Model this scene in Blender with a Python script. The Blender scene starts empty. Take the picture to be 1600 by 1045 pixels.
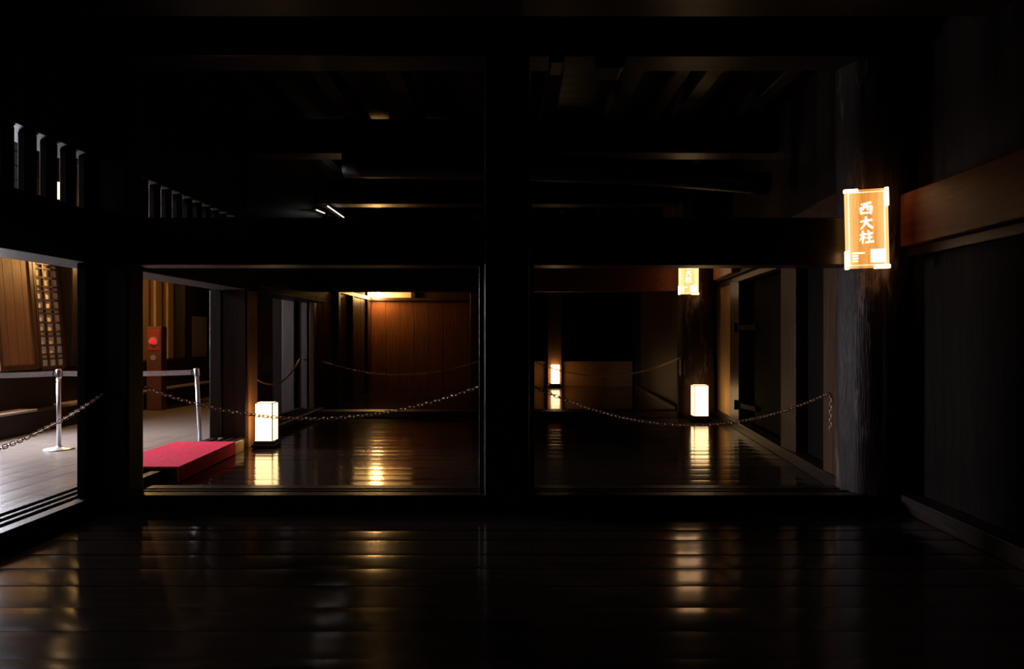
import bpy, bmesh, math, random
from mathutils import Vector, Matrix, Euler
random.seed(7)
PI = math.pi
SC = bpy.context.scene
COL = SC.collection

# ------------------------------------------------------------------ camera, world, daylight, exposure
F, CX, CY, H = 1150.0, 800.0, 522.5, 1.4          # focal length in pixels of the 1600x1045 frame, eye height
cam_d = bpy.data.cameras.new('camera')
cam = bpy.data.objects.new('camera', cam_d); COL.objects.link(cam)
cam_d.sensor_width = 36.0; cam_d.lens = 36.0 * F / 1600.0
cam_d.clip_start = 0.05; cam_d.clip_end = 200
cam.location = (0, 0, H); cam.rotation_euler = (PI / 2, 0, 0)
SC.camera = cam
SC.view_settings.view_transform = 'Standard'
SC.view_settings.look = 'None'
SC.view_settings.exposure = 0.0
SC.view_settings.gamma = 1.0
SC.view_settings.use_curve_mapping = False
SC.cycles.max_bounces = 8
SC.cycles.diffuse_bounces = 4
SC.cycles.glossy_bounces = 5
SC.cycles.sample_clamp_indirect = 6.0

W = bpy.data.worlds.new('overcast_sky'); SC.world = W; W.use_nodes = True
W.node_tree.nodes['Background'].inputs[0].default_value = (0.78, 0.84, 1.0, 1)
W.node_tree.nodes['Background'].inputs[1].default_value = 0.9

def daylight(name, loc, rot, sx, sy, power, col=(0.87, 0.88, 1.0)):
    l = bpy.data.lights.new(name, 'AREA'); l.shape = 'RECTANGLE'; l.size = sx; l.size_y = sy
    l.energy = power; l.color = col
    o = bpy.data.objects.new(name, l); COL.objects.link(o); o.location = loc; o.rotation_euler = rot
    return o
# overcast daylight entering the outer windows of the corridor (each lamp fills its window opening)
daylight('window_daylight', (-7.50, 9.4, 1.75), (0, -PI / 2, 0), 1.15, 1.55, 720)
daylight('window_daylight', (-7.50, 6.0, 3.75), (0, -PI / 2, 0), 1.0, 2.5, 60)
daylight('window_daylight', (-7.50, 2.4, 2.60), (0, -PI / 2, 0), 1.56, 2.9, 2)

def P(px, py, Y):
    return Vector(((px - CX) / F * Y, Y, H - (py - CY) / F * Y))

# ------------------------------------------------------------------ materials
def new_mat(name):
    m = bpy.data.materials.new(name); m.use_nodes = True
    nt = m.node_tree
    b = nt.nodes['Principled BSDF']
    return m, nt, b
def N(nt, t, **kw):
    n = nt.nodes.new(t)
    for k, v in kw.items(): setattr(n, k, v)
    return n
def ramp(nt, stops):
    r = N(nt, 'ShaderNodeValToRGB')
    e = r.color_ramp.elements
    while len(e) < len(stops): e.new(0.5)
    for i, (p, c) in enumerate(stops):
        e[i].position = p; e[i].color = (*c, 1)
    return r
def wood(name, c0, c1, axis, rough=0.45, bump=0.25, spec=0.22, scale=1.0):
    """timber with grain running along the given axis"""
    m, nt, b = new_mat(name)
    tc = N(nt, 'ShaderNodeTexCoord'); mp = N(nt, 'ShaderNodeMapping')
    s = [14 * scale] * 3; s['XYZ'.index(axis)] = 0.9 * scale
    mp.inputs['Scale'].default_value = s
    nt.links.new(tc.outputs['Object'], mp.inputs['Vector'])
    n = N(nt, 'ShaderNodeTexNoise'); n.inputs['Scale'].default_value = 2.2; n.inputs['Detail'].default_value = 8; n.inputs['Roughness'].default_value = 0.65
    nt.links.new(mp.outputs[0], n.inputs['Vector'])
    r = ramp(nt, [(0.3, c0), (0.72, c1)])
    nt.links.new(n.outputs['Fac'], r.inputs[0]); nt.links.new(r.outputs[0], b.inputs['Base Color'])
    n2 = N(nt, 'ShaderNodeTexNoise'); n2.inputs['Scale'].default_value = 7; n2.inputs['Detail'].default_value = 6
    nt.links.new(mp.outputs[0], n2.inputs['Vector'])
    mr = N(nt, 'ShaderNodeMapRange'); mr.inputs['To Min'].default_value = rough * 0.78; mr.inputs['To Max'].default_value = rough * 1.28
    nt.links.new(n2.outputs['Fac'], mr.inputs[0]); nt.links.new(mr.outputs[0], b.inputs['Roughness'])
    bp = N(nt, 'ShaderNodeBump'); bp.inputs['Strength'].default_value = bump; bp.inputs['Distance'].default_value = 0.006
    nt.links.new(n2.outputs['Fac'], bp.inputs['Height']); nt.links.new(bp.outputs[0], b.inputs['Normal'])
    b.inputs['Specular IOR Level'].default_value = spec
    return m
DK0, DK1 = (0.009, 0.0052, 0.004), (0.029, 0.017, 0.012)
WX = wood('dark_timber_x', DK0, DK1, 'X', 0.32)
WY = wood('dark_timber_y', DK0, DK1, 'Y', 0.42)
WZ = wood('dark_timber_z', DK0, DK1, 'Z', 0.42)
RY = wood('dark_red_timber_y', (0.026, 0.008, 0.004), (0.085, 0.028, 0.013), 'Y', 0.55, 0.4)
NOSE = wood('gouged_sign_glow_timber_y', (0.28, 0.09, 0.03), (0.55, 0.22, 0.085), 'Y', 0.4, 1.0)  # wall beam timber with the far sign's orange glow put into its colour
RX = wood('red_brown_timber_y', (0.055, 0.011, 0.005), (0.135, 0.033, 0.014), 'Y', 0.5, 0.3)
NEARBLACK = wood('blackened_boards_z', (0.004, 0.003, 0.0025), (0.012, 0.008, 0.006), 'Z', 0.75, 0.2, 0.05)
MID = wood('mid_brown_timber_z', (0.085, 0.042, 0.021), (0.20, 0.10, 0.05), 'Z', 0.4, 0.3)
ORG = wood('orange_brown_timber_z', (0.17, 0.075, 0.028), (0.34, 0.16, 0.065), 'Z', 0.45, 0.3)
POL = wood('polished_dark_timber_z', DK0, DK1, 'Z', 0.2, 0.05, 0.6)
BZ = wood('brown_boards_z', (0.035, 0.018, 0.010), (0.10, 0.05, 0.026), 'Z', 0.4, 0.3)
TAN = wood('tan_boards_z', (0.16, 0.070, 0.036), (0.27, 0.125, 0.062), 'Z', 0.5, 0.2)
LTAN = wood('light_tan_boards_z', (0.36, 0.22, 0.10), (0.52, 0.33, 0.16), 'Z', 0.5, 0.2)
LTANX = wood('light_tan_boards_x', (0.25, 0.115, 0.042), (0.40, 0.19, 0.075), 'X', 0.5, 0.2)
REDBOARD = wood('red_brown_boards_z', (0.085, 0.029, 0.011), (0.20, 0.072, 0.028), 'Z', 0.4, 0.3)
PALE = wood('pale_ledge_y', (0.30, 0.24, 0.19), (0.45, 0.37, 0.30), 'Y', 0.5, 0.2)
YEL = wood('yellow_raw_wood', (0.45, 0.28, 0.10), (0.6, 0.4, 0.17), 'Y', 0.5, 0.2)
BLK = wood('black_lacquer_wood', (0.008, 0.006, 0.005), (0.02, 0.015, 0.012), 'X', 0.35, 0.1)

def pillar_mat():
    """old hewn pillar: dark timber with pale worn scuffs and a long check"""
    m = wood('worn_pillar_timber', (0.010, 0.005, 0.0035), (0.042, 0.021, 0.014), 'Z', 0.5, 1.0)
    nt = m.node_tree; b = nt.nodes['Principled BSDF']
    old = b.inputs['Base Color'].links[0].from_socket
    tc = N(nt, 'ShaderNodeTexCoord'); mp = N(nt, 'ShaderNodeMapping'); mp.inputs['Scale'].default_value = (7, 7, 1.6)
    nt.links.new(tc.outputs['Object'], mp.inputs[0])
    n = N(nt, 'ShaderNodeTexNoise'); n.inputs['Scale'].default_value = 1.3; n.inputs['Detail'].default_value = 7; n.inputs['Roughness'].default_value = 0.7
    nt.links.new(mp.outputs[0], n.inputs['Vector'])
    r = ramp(nt, [(0.55, (0, 0, 0)), (0.66, (1, 1, 1))]); nt.links.new(n.outputs['Fac'], r.inputs[0])
    mx = N(nt, 'ShaderNodeMix', data_type='RGBA'); nt.links.new(r.outputs[0], mx.inputs['Factor'])
    nt.links.new(old, mx.inputs['A']); mx.inputs['B'].default_value = (0.13, 0.10, 0.085, 1)
    nt.links.new(mx.outputs['Result'], b.inputs['Base Color'])
    return m
WORN = pillar_mat()

def floor_mat(name, c0, c1, rough, axis='X', bump=0.12):
    m = wood(name, c0, c1, axis, rough, bump, 0.5, 0.8)
    return m
FLOOR = floor_mat('polished_floor_planks', (0.012, 0.008, 0.006), (0.035, 0.022, 0.015), 0.115, bump=0.03)
FLOOR_NEAR = floor_mat('worn_dark_floor_planks', (0.010, 0.007, 0.005), (0.03, 0.019, 0.013), 0.12, bump=0.03)
CORR = floor_mat('worn_corridor_planks', (0.13, 0.105, 0.09), (0.27, 0.225, 0.19), 0.30)

def plain(name, col, rough=0.6, metal=0.0, spec=0.5, noise=0.0):
    m, nt, b = new_mat(name)
    b.inputs['Roughness'].default_value = rough; b.inputs['Metallic'].default_value = metal
    b.inputs['Specular IOR Level'].default_value = spec
    tc = N(nt, 'ShaderNodeTexCoord')
    n = N(nt, 'ShaderNodeTexNoise'); n.inputs['Scale'].default_value = 30; n.inputs['Detail'].default_value = 4
    nt.links.new(tc.outputs['Object'], n.inputs['Vector'])
    k = noise or 0.12
    r = ramp(nt, [(0.3, tuple(c * (1 - k) for c in col)), (0.7, tuple(min(1, c * (1 + k)) for c in col))])
    nt.links.new(n.outputs['Fac'], r.inputs[0]); nt.links.new(r.outputs[0], b.inputs['Base Color'])
    return m
def glow(name, col, strength, base=(0.8, 0.75, 0.65)):
    m, nt, b = new_mat(name)
    b.inputs['Base Color'].default_value = (*base, 1); b.inputs['Roughness'].default_value = 0.8
    b.inputs['Emission Color'].default_value = (*col, 1); b.inputs['Emission Strength'].default_value = strength
    return m
PLASTER = plain('cream_plaster', (0.72, 0.66, 0.54), 0.9)
SHOJI = plain('shoji_paper', (0.85, 0.77, 0.60), 0.9)
CARPET = plain('red_carpet', (0.72, 0.030, 0.075), 0.95, spec=0.1, noise=0.2)
STEEL = plain('brushed_steel', (0.75, 0.76, 0.78), 0.32, 0.9, noise=0.03)
BELT = plain('pale_webbing', (0.80, 0.80, 0.84), 0.8)
CHAIN = plain('bronze_chain', (0.62, 0.40, 0.28), 0.38, 0.85)
ROPE = plain('orange_cord', (0.55, 0.22, 0.09), 0.6)
IRON = plain('black_iron', (0.012, 0.011, 0.010), 0.7, 0.0, 0.15)
REDBOX = plain('red_painted_steel', (0.20, 0.03, 0.015), 0.4)
GREY = plain('grey_plastic', (0.2, 0.2, 0.2), 0.5)
PAPER = glow('lit_washi_paper', (1.0, 0.62, 0.28), 4.6)
LAMP = glow('lit_lamp_shade', (1.0, 0.55, 0.17), 110.0)
PANEL_FILL = glow('panel_fill_glow', (1.0, 0.50, 0.16), 150.0)
LAMP4 = glow('lit_deep_corridor_lamp', (1.0, 0.52, 0.15), 280.0)
LAMP3 = glow('lit_small_lamp', (1.0, 0.62, 0.28), 3.0)
REDLED = glow('lit_red_lens', (1.0, 0.004, 0.02), 1.6, (0.3, 0.005, 0.005))
STREAK = glow('streak_glow', (1.0, 0.93, 0.82), 1.6)
WHITE_LIT = glow('lit_white_acrylic', (1.0, 0.90, 0.78), 2.0)
CLAMP = glow('lit_led_clamp', (1.0, 0.52, 0.20), 9.0)
FRAME_LIT = glow('lit_border_line', (1.0, 0.88, 0.62), 1.25)

def sign_mat(name, k, ca=(0.52, 0.17, 0.022), cb=(0.82, 0.36, 0.075)):
    """edge-lit printed wood grain: glows brighter towards the lit side edges"""
    m, nt, b = new_mat(name)
    tc = N(nt, 'ShaderNodeTexCoord'); mp = N(nt, 'ShaderNodeMapping'); mp.inputs['Scale'].default_value = (28, 28, 2.0)
    nt.links.new(tc.outputs['Object'], mp.inputs[0])
    n = N(nt, 'ShaderNodeTexNoise'); n.inputs['Scale'].default_value = 1.2; n.inputs['Detail'].default_value = 5; n.inputs['Distortion'].default_value = 0.6
    nt.links.new(mp.outputs[0], n.inputs['Vector'])
    r = ramp(nt, [(0.3, ca), (0.7, cb)]); nt.links.new(n.outputs['Fac'], r.inputs[0])
    sx = N(nt, 'ShaderNodeSeparateXYZ'); nt.links.new(tc.outputs['Object'], sx.inputs[0])
    ab = N(nt, 'ShaderNodeMath', operation='ABSOLUTE'); nt.links.new(sx.outputs[0], ab.inputs[0])
    mr = N(nt, 'ShaderNodeMapRange'); mr.inputs['From Min'].default_value = 0.05; mr.inputs['From Max'].default_value = 0.16
    nt.links.new(ab.outputs[0], mr.inputs[0])
    mx = N(nt, 'ShaderNodeMix', data_type='RGBA'); nt.links.new(mr.outputs[0], mx.inputs['Factor'])
    nt.links.new(r.outputs[0], mx.inputs['A']); mx.inputs['B'].default_value = (1.0, 0.58, 0.22, 1)
    nt.links.new(mx.outputs['Result'], b.inputs['Emission Color'])
    nt.links.new(r.outputs[0], b.inputs['Base Color'])
    b.inputs['Emission Strength'].default_value = k; b.inputs['Roughness'].default_value = 0.4
    return m

# ------------------------------------------------------------------ mesh helpers
class MB:
    """collects shapes in world space, linked later as ONE mesh object"""
    def __init__(s): s.bm = bmesh.new()
    def box(s, x0, x1, y0, y1, z0, z1, M=None):
        v = [Vector((x, y, z)) for z in (z0, z1) for y in (y0, y1) for x in (x0, x1)]
        if M: v = [M @ p for p in v]
        v = [s.bm.verts.new(p) for p in v]
        for f in ((0, 2, 3, 1), (4, 5, 7, 6), (0, 1, 5, 4), (2, 6, 7, 3), (0, 4, 6, 2), (1, 3, 7, 5)):
            s.bm.faces.new([v[i] for i in f])
        return s
    def beam(s, a, b, w, h, up=(0, 0, 1)):
        """square bar between two points, w across, h along up"""
        a, b = Vector(a), Vector(b); d = (b - a); L = d.length; d.normalize()
        upv = Vector(up)
        if abs(d.dot(upv)) > 0.95: upv = Vector((0, 1, 0))
        x = d.cross(upv).normalized(); u = x.cross(d).normalized()
        M = Matrix((( x.x, d.x, u.x, a.x), (x.y, d.y, u.y, a.y), (x.z, d.z, u.z, a.z), (0, 0, 0, 1)))
        return s.box(-w / 2, w / 2, 0, L, -h / 2, h / 2, M)
    def tube(s, pts, r, n=10, closed=False, cap=True):
        pts = [Vector(p) for p in pts]; k = len(pts); rings = []
        rr = r if isinstance(r, (list, tuple)) else [r] * k
        ref = None
        for i, p in enumerate(pts):
            if closed: t = pts[(i + 1) % k] - pts[i - 1]
            else: t = pts[min(i + 1, k - 1)] - pts[max(i - 1, 0)]
            t.normalize()
            if ref is None: ref = t.orthogonal().normalized()
            ref = (ref - t * ref.dot(t)).normalized(); bi = t.cross(ref)
            rings.append([s.bm.verts.new(p + (ref * math.cos(2 * PI * j / n) + bi * math.sin(2 * PI * j / n)) * rr[i]) for j in range(n)])
        for i in range(k if closed else k - 1):
            A, B = rings[i], rings[(i + 1) % k]
            for j in range(n):
                f = s.bm.faces.new((A[j], A[(j + 1) % n], B[(j + 1) % n], B[j])); f.smooth = True
        if cap and not closed:
            s.bm.faces.new(rings[0][::-1]); s.bm.faces.new(rings[-1])
        return s
    def lathe(s, c, prof, n=32, smooth=True):
        """profile of (radius, z) around a vertical axis through c"""
        rings = []
        for r, z in prof:
            rings.append([s.bm.verts.new((c[0] + r * math.cos(2 * PI * j / n), c[1] + r * math.sin(2 * PI * j / n), c[2] + z)) for j in range(n)])
        for A, B in zip(rings, rings[1:]):
            for j in range(n):
                f = s.bm.faces.new((A[j], A[(j + 1) % n], B[(j + 1) % n], B[j])); f.smooth = smooth
        s.bm.faces.new(rings[0][::-1]); s.bm.faces.new(rings[-1])
        return s
    def poly(s, pts, d):
        """flat outline extruded along vector d"""
        a = [s.bm.verts.new(Vector(p)) for p in pts]; b = [s.bm.verts.new(Vector(p) + Vector(d)) for p in pts]
        n = len(a)
        s.bm.faces.new(a); s.bm.faces.new(b[::-1])
        for i in range(n): s.bm.faces.new((a[i], b[i], b[(i + 1) % n], a[(i + 1) % n]))
        return s
    def build(s, name, m, parent=None, bevel=0.0, seg=2, origin=None):
        bm = s.bm
        bmesh.ops.recalc_face_normals(bm, faces=bm.faces)
        if parent is not None:
            org = Vector(parent.get('_o', (0, 0, 0)))
        elif origin is not None: org = Vector(origin)
        else:
            lo = [min(v.co[i] for v in bm.verts) for i in range(3)]; hi = [max(v.co[i] for v in bm.verts) for i in range(3)]
            org = Vector(((lo[0] + hi[0]) / 2, (lo[1] + hi[1]) / 2, lo[2]))
        for v in bm.verts: v.co -= org
        me = bpy.data.meshes.new(name); bm.to_mesh(me); bm.free()
        me.materials.append(m)
        o = bpy.data.objects.new(name, me); COL.objects.link(o)
        if parent is not None: o.parent = parent; o['_o'] = tuple(org)
        else: o.location = org; o['_o'] = tuple(org)
        if bevel:
            b = o.modifiers.new('bevel', 'BEVEL'); b.width = bevel; b.segments = seg; b.limit_method = 'ANGLE'; b.harden_normals = False
        return o
def tag(o, label, cat, group=None, kind=None):
    o['label'] = label; o['category'] = cat
    if group: o['group'] = group
    if kind: o['kind'] = kind
    return o
def thing(name, loc, label, cat, group=None, kind=None):
    o = bpy.data.objects.new(name, None); COL.objects.link(o); o.location = loc; o['_o'] = tuple(loc)
    o.empty_display_size = 0.2
    return tag(o, label, cat, group, kind)
def struct(name, mb, m, label, cat, bevel=0.0, seg=2):
    return tag(mb.build(name, m, None, bevel, seg), label, cat, None, 'structure')
def copy_tree(o, parent=None):
    c = o.copy(); COL.objects.link(c)
    if parent: c.parent = parent
    for ch in list(o.children): copy_tree(ch, c)
    return c

# ------------------------------------------------------------------ floors
def plank_floor(name, m, x0, x1, y0, y1, w, label, z=0.0, tilt=0.0045, cup=0.0008, along='X'):
    mb = MB(); bm = mb.bm
    a0, a1, b0, b1 = (y0, y1, x0, x1) if along == 'X' else (x0, x1, y0, y1)
    a = a0; rnd = random.Random(3)
    while a < a1 - 1e-6:
        e = min(a + w * rnd.uniform(0.85, 1.15), a1)
        t = rnd.gauss(0, tilt); c = cup * rnd.uniform(-0.6, 1.3); dz = rnd.uniform(-0.0008, 0.0008)
        nb, na = 18, 6; g = 0.0022
        ph = rnd.uniform(0, 6.28); grid = []
        for i in range(na + 1):
            u = i / na; row = []
            for j in range(nb + 1):
                v = j / nb
                aa = a + g + (e - a - 2 * g) * u; bb = b0 + (b1 - b0) * v
                h = z + dz + (u - 0.5) * (e - a) * (t + 0.0012 * math.sin(ph + v * 11)) + c * (1 - (2 * u - 1) ** 2) - (0.0011 if i in (0, na) else 0)
                row.append(bm.verts.new((bb, aa, h) if along == 'X' else (aa, bb, h)))
            grid.append(row)
        for i in range(na):
            for j in range(nb):
                f = bm.faces.new((grid[i][j], grid[i][j + 1], grid[i + 1][j + 1], grid[i + 1][j])); f.smooth = True
        a = e
    mb.box(x0, x1, y0, y1, z - 0.12, z - 0.005)
    return struct(name, mb, m, label, 'floor')
plank_floor('floor', FLOOR, -3.75, 4.0, 6.0, 22.0, 0.27, 'dark polished plank floor of the inner rooms, boards laid crosswise')
plank_floor('floor_near', FLOOR_NEAR, -3.75, 4.0, -2.0, 6.0, 0.29, 'dark worn plank floor in front of the grooved sill', tilt=0.009, cup=0.0016)
plank_floor('floor_corridor', CORR, -7.75, -3.75, -2.0, 22.0, 0.24, 'pale worn plank floor of the outer corridor at left, lit by daylight', along='Y', tilt=0.003)

# ------------------------------------------------------------------ shell
def board_wall(name, x, y0, y1, z0, z1, m, label, t=0.06, pitch=0.3, side=1, x2=None):
    """vertical boards with battens, along Y at x (x2 at the far end), face towards side"""
    x2 = x if x2 is None else x2
    mb = MB(); L = y1 - y0; n = max(1, round(L / pitch)); rnd = random.Random(hash(round(y0 * 100 + x * 7)) & 255)
    for i in range(n):
        ya, yb = y0 + L * i / n, y0 + L * (i + 1) / n
        xa = x + (x2 - x) * (i + 0.5) / n; o = rnd.uniform(-0.004, 0.004)
        mb.box(min(xa + o, xa + o - side * t), max(xa + o, xa + o - side * t), ya + 0.003, yb - 0.003, z0, z1)
    xm = [xx - side * t * 1.0 for xx in (x, x2)]
    mb.poly([(xm[0], y0, z0), (xm[1], y1, z0), (xm[1], y1, z1), (xm[0], y0, z1)], (-side * 0.03, 0, 0))
    return struct(name, mb, m, label, 'wall', 0.003, 1)
def board_wall_x(name, x0, x1, y, z0, z1, m, label, t=0.06, pitch=0.3):
    mb = MB(); L = x1 - x0; n = max(1, round(L / pitch)); rnd = random.Random(int(abs(x0) * 100))
    for i in range(n):
        xa, xb = x0 + L * i / n, x0 + L * (i + 1) / n; o = rnd.uniform(-0.004, 0.004)
        mb.box(xa + 0.003, xb - 0.003, y + o, y + o + t, z0, z1)
    mb.box(x0, x1, y + t, y + t + 0.03, z0, z1)
    return struct(name, mb, m, label, 'wall', 0.003, 1)

CEIL = 4.6
struct('wall_right_outer', MB().box(3.95, 4.05, -2.0, 22.1, 0, 4.7), WY, 'outermost dark wall hidden behind the right-hand boards', 'wall')
struct('wall_end_outer', MB().box(-7.8, 4.05, 22.0, 22.1, 0, 4.7), WX, 'outermost dark wall at the far end of the building', 'wall')
cb = MB()
k = 0; y = -2.0
while y < 22:
    cb.box(-7.8, 4.0, y + 0.004, y + 0.296, CEIL, CEIL + 0.04); y += 0.3
cb.box(-7.8, 4.0, -2, 22, CEIL + 0.04, CEIL + 0.12)
struct('ceiling', cb, WX, 'dark board ceiling above the heavy beams', 'ceiling')
board_wall_x('wall_back', -7.8, 4.0, -2.06, 0, CEIL, WZ, 'dark board wall closing the room on the near side', 0.05)

def along(x0, y0, x1, y1, w, z0, z1, mb=None):
    mb = mb or MB()
    mb.beam((x0, y0, (z0 + z1) / 2), (x1, y1, (z0 + z1) / 2), w, z1 - z0); return mb
# right wall: near bay
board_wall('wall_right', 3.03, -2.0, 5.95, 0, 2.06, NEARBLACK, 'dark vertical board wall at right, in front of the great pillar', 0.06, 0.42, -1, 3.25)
struct('wall_right_upper', MB().box(3.3, 3.5, -2, 6.2, 2.0, CEIL), WZ, 'dark upper wall above the red-brown beam at near right', 'wall')
struct('wall_right_upper_middle', along(3.0 + 0.096 * (6.2 - 6.92) + 0.17, 6.2, 3.0 + 0.096 * (12.9 - 6.92) + 0.17, 12.9, 0.24, 2.27, CEIL), WZ, 'dark upper wall above the black plank door', 'wall')
struct('trim_1', along(2.93 + 0.03, 0.5, 3.17, 6.0, 0.16, 0.0, 0.13), WY, 'low sill rail along the foot of the near right wall', 'sill', 0.008)
struct('trim_2', along(2.94, -2.0, 3.22, 6.2, 0.20, 2.10, 2.52), RX, 'red-brown beam on the near right wall, lit beside the bright sign', 'beam', 0.012)
struct('trim_3', along(3.0, -2.0, 3.25, 6.0, 0.13, 2.02, 2.095), WY, 'thin rail under the red-brown beam on the right wall', 'rail', 0.006)

# right wall: middle bay with door
def xr(Y): return 3.0 + 0.096 * (Y - 6.92)
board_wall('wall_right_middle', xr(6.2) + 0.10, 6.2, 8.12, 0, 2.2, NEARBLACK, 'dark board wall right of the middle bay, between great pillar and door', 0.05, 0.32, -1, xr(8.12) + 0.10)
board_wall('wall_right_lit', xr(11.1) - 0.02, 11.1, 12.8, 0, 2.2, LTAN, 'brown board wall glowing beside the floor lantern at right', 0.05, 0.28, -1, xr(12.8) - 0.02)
board_wall('wall_right_far', 3.06, 13.0, 18.8, 0, CEIL, BZ, 'dim board wall on the right of the farthest room', 0.05, 0.35, -1, 3.3)
struct('trim_4', along(xr(6.2), 6.2, xr(12.6), 12.6, 0.16, 0.0, 0.12), WY, 'sill rail along the foot of the right wall under the dark door', 'sill', 0.008)
struct('trim_5', along(xr(6.3), 6.3, xr(12.4), 12.4, 0.20, 2.27, 2.66), RY, 'brown wall beam with gouged grain beside the far lit sign', 'beam', 0.012)
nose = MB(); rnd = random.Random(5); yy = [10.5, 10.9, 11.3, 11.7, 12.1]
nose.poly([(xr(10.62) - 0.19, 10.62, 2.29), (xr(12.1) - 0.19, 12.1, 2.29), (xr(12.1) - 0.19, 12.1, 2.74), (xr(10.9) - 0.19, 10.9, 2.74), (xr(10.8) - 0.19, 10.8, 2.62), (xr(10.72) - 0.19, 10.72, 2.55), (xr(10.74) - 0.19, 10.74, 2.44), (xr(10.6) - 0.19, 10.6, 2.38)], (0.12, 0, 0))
struct('trim_25', nose, NOSE, 'gouged beam nose, coloured orange for the glow of the far lit sign', 'beam', 0.012)
struct('trim_6', along(xr(6.3) + 0.02, 6.3, xr(12.7) + 0.02, 12.7, 0.13, 2.18, 2.262), BZ, 'thin rail above the dark door of the right wall', 'rail', 0.006)
# baseboard of farthest right wall
struct('trim_7', along(2.99, 13.2, 3.24, 18.9, 0.12, 0.0, 0.10), BZ, 'sill rail at the foot of the farthest right wall', 'sill', 0.006)
def post(ya, yb, z0, z1, m, label):
    xa = xr((ya + yb) / 2)
    return struct('post', MB().box(xa - 0.05, xa + 0.12, ya, yb, z0, z1), m, label, 'post', 0.008)
post(6.62, 6.95, 0, 2.2, BZ, 'square dark post beside the great pillar carrying a chain end')
post(7.98, 8.42, 0, 2.2, BZ, 'square post on the near side of the dark door at right')
post(10.88, 11.32, 0, 2.2, BZ, 'slim post on the far side of the dark door, with iron hinges')
# the door itself
dr = thing('door_1', (xr(9.6) + 0.16, 9.6, 0.12), 'heavy black plank door with iron straps in the right wall', 'door', None, 'structure')
d = MB()
for i in range(6):
    ya, yb = 8.43 + 2.44 * i / 6, 8.43 + 2.44 * (i + 1) / 6
    xa = xr((ya + yb) / 2) + 0.13
    d.box(xa, xa + 0.05, ya + 0.004, yb - 0.004, 0.125, 2.175)
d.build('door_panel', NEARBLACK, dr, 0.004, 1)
for py in (512, 632):
    z = H - (py - CY) / F * 11.0
    s_ = MB(); s_.beam((xr(10.96) - 0.02, 11.0 - 0.08, z), (xr(10.3) + 0.10, 10.3, z), 0.03, 0.07)
    hg = s_.build('hinge', IRON, dr, 0.004, 1)
    MB().tube([(xr(11) - 0.05, 10.97, z - 0.07), (xr(11) - 0.05, 10.97, z + 0.07)], 0.03, 10).build('hinge_pin', IRON, hg)

# left wall (between inner rooms and corridor)
LX0, LX1 = -3.75, -3.29
def left_sill(y0, y1, n, label):
    mb = MB().box(LX0, LX1, y0, y1, 0, 0.075)
    for a, b in ((0, 0.10), (0.16, 0.20), (0.26, 0.30), (0.36, 0.46)):
        mb.box(LX0 + a, LX0 + b, y0, y1, 0.075, 0.12)
    return struct(f'trim_{n}', mb, WY, label, 'sill', 0.005, 1)
left_sill(-2.0, 5.85, 8, 'grooved door sill on the near left, beside the bright corridor floor')
left_sill(5.85, 9.14, 9, 'grooved door sill under the red carpeted step')
left_sill(9.5, 12.9, 10, 'grooved door sill behind the front left lantern')
def left_lintel(y0, y1, n, label):
    mb = MB().box(-3.62, -3.30, y0, y1, 2.03, 2.375)
    mb.box(-3.68, -3.27, y0, y1, 1.955, 2.03)
    return struct(f'trim_{n}', mb, WY, label, 'lintel', 0.006, 1)
left_lintel(-2.0, 5.85, 11, 'dark lintel above the near left opening to the corridor')
left_lintel(5.85, 9.14, 12, 'dark lintel above the opening with the red step')
left_lintel(9.5, 12.9, 13, 'dark lintel above the opening behind the left lantern')
def transom(first, count, y0, y1, label):
    t = thing('transom', (-3.45, (y0 + y1) / 2, 2.375), label, 'transom', None, 'structure')
    MB().box(-3.62, -3.28, y0, y1, 2.80, 2.95).build('transom_rail', WY, t, 0.005, 1)
    mb = MB(); ys = first - 0.14
    while ys > y0 + 0.15: ys -= 0.2345
    while ys < y1 - 0.02:
        mb.box(-3.40, -3.345, max(ys, y0), min(ys + 0.13, y1), 2.375, 2.80); ys += 0.2345
    mb.build('lattice_bars', WZ, t, 0.006, 1)
transom(4.963, 0, -2.0, 5.85, 'thick barred transom over the near left opening, daylight in its gaps')
transom(6.79, 0, 6.10, 9.14, 'barred transom beyond the corner pillar, thin white gaps')
transom(9.8, 0, 9.5, 12.9, 'barred transom above the opening behind the left lantern')
struct('wall_left', MB().box(-3.6, -3.32, -2.0, 12.9, 2.95, CEIL), WY, 'dark upper wall above the barred transoms at left', 'wall')
# pillars of the left wall
def pillar(x0, x1, y0, y1, z0, z1, label, m=WZ, bevel=0.015):
    return struct('pillar', MB().box(x0, x1, y0, y1, z0, z1), m, label, 'pillar', bevel, 3)
cp = pillar(-3.43, -3.05, 5.85, 6.10, 0, CEIL, 'broad square corner pillar between the near left opening and the front frame', bevel=0.02)
struct('trim_14', MB().box(-3.40, -3.33, 5.75, 5.85, 0.12, 1.955), WZ, 'slim door jamb at the far end of the near left opening', 'jamb', 0.006)
pillar(-3.60, -3.30, 9.14, 9.49, 0, CEIL, 'square pillar right behind the front left lantern, glowing on one side')
struct('trim_24', MB().box(-3.30, -3.275, 9.16, 9.47, 0, 1.95), ORG, 'orange plank added to the pillar side for the glow of the front left lantern', 'plank', 0.004)  # added plank; lantern glow on the pillar put into its orange colour
struct('trim_15', MB().box(-3.75, -3.605, 9.12, 9.26, 0.12, 1.955), WZ, 'door jamb with a pale daylit edge behind the red step', 'jamb', 0.008)
pillar(P(440, 0, 12.9).x, P(460, 0, 12.9).x, 12.9, 13.15, 0, CEIL, 'left one of the two narrow lit pillars at the back left')
pillar(P(465, 0, 13).x, P(480.5, 0, 13).x, 13.0, 13.2, 0, CEIL, 'right one of the two narrow lit pillars at the back left')
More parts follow.
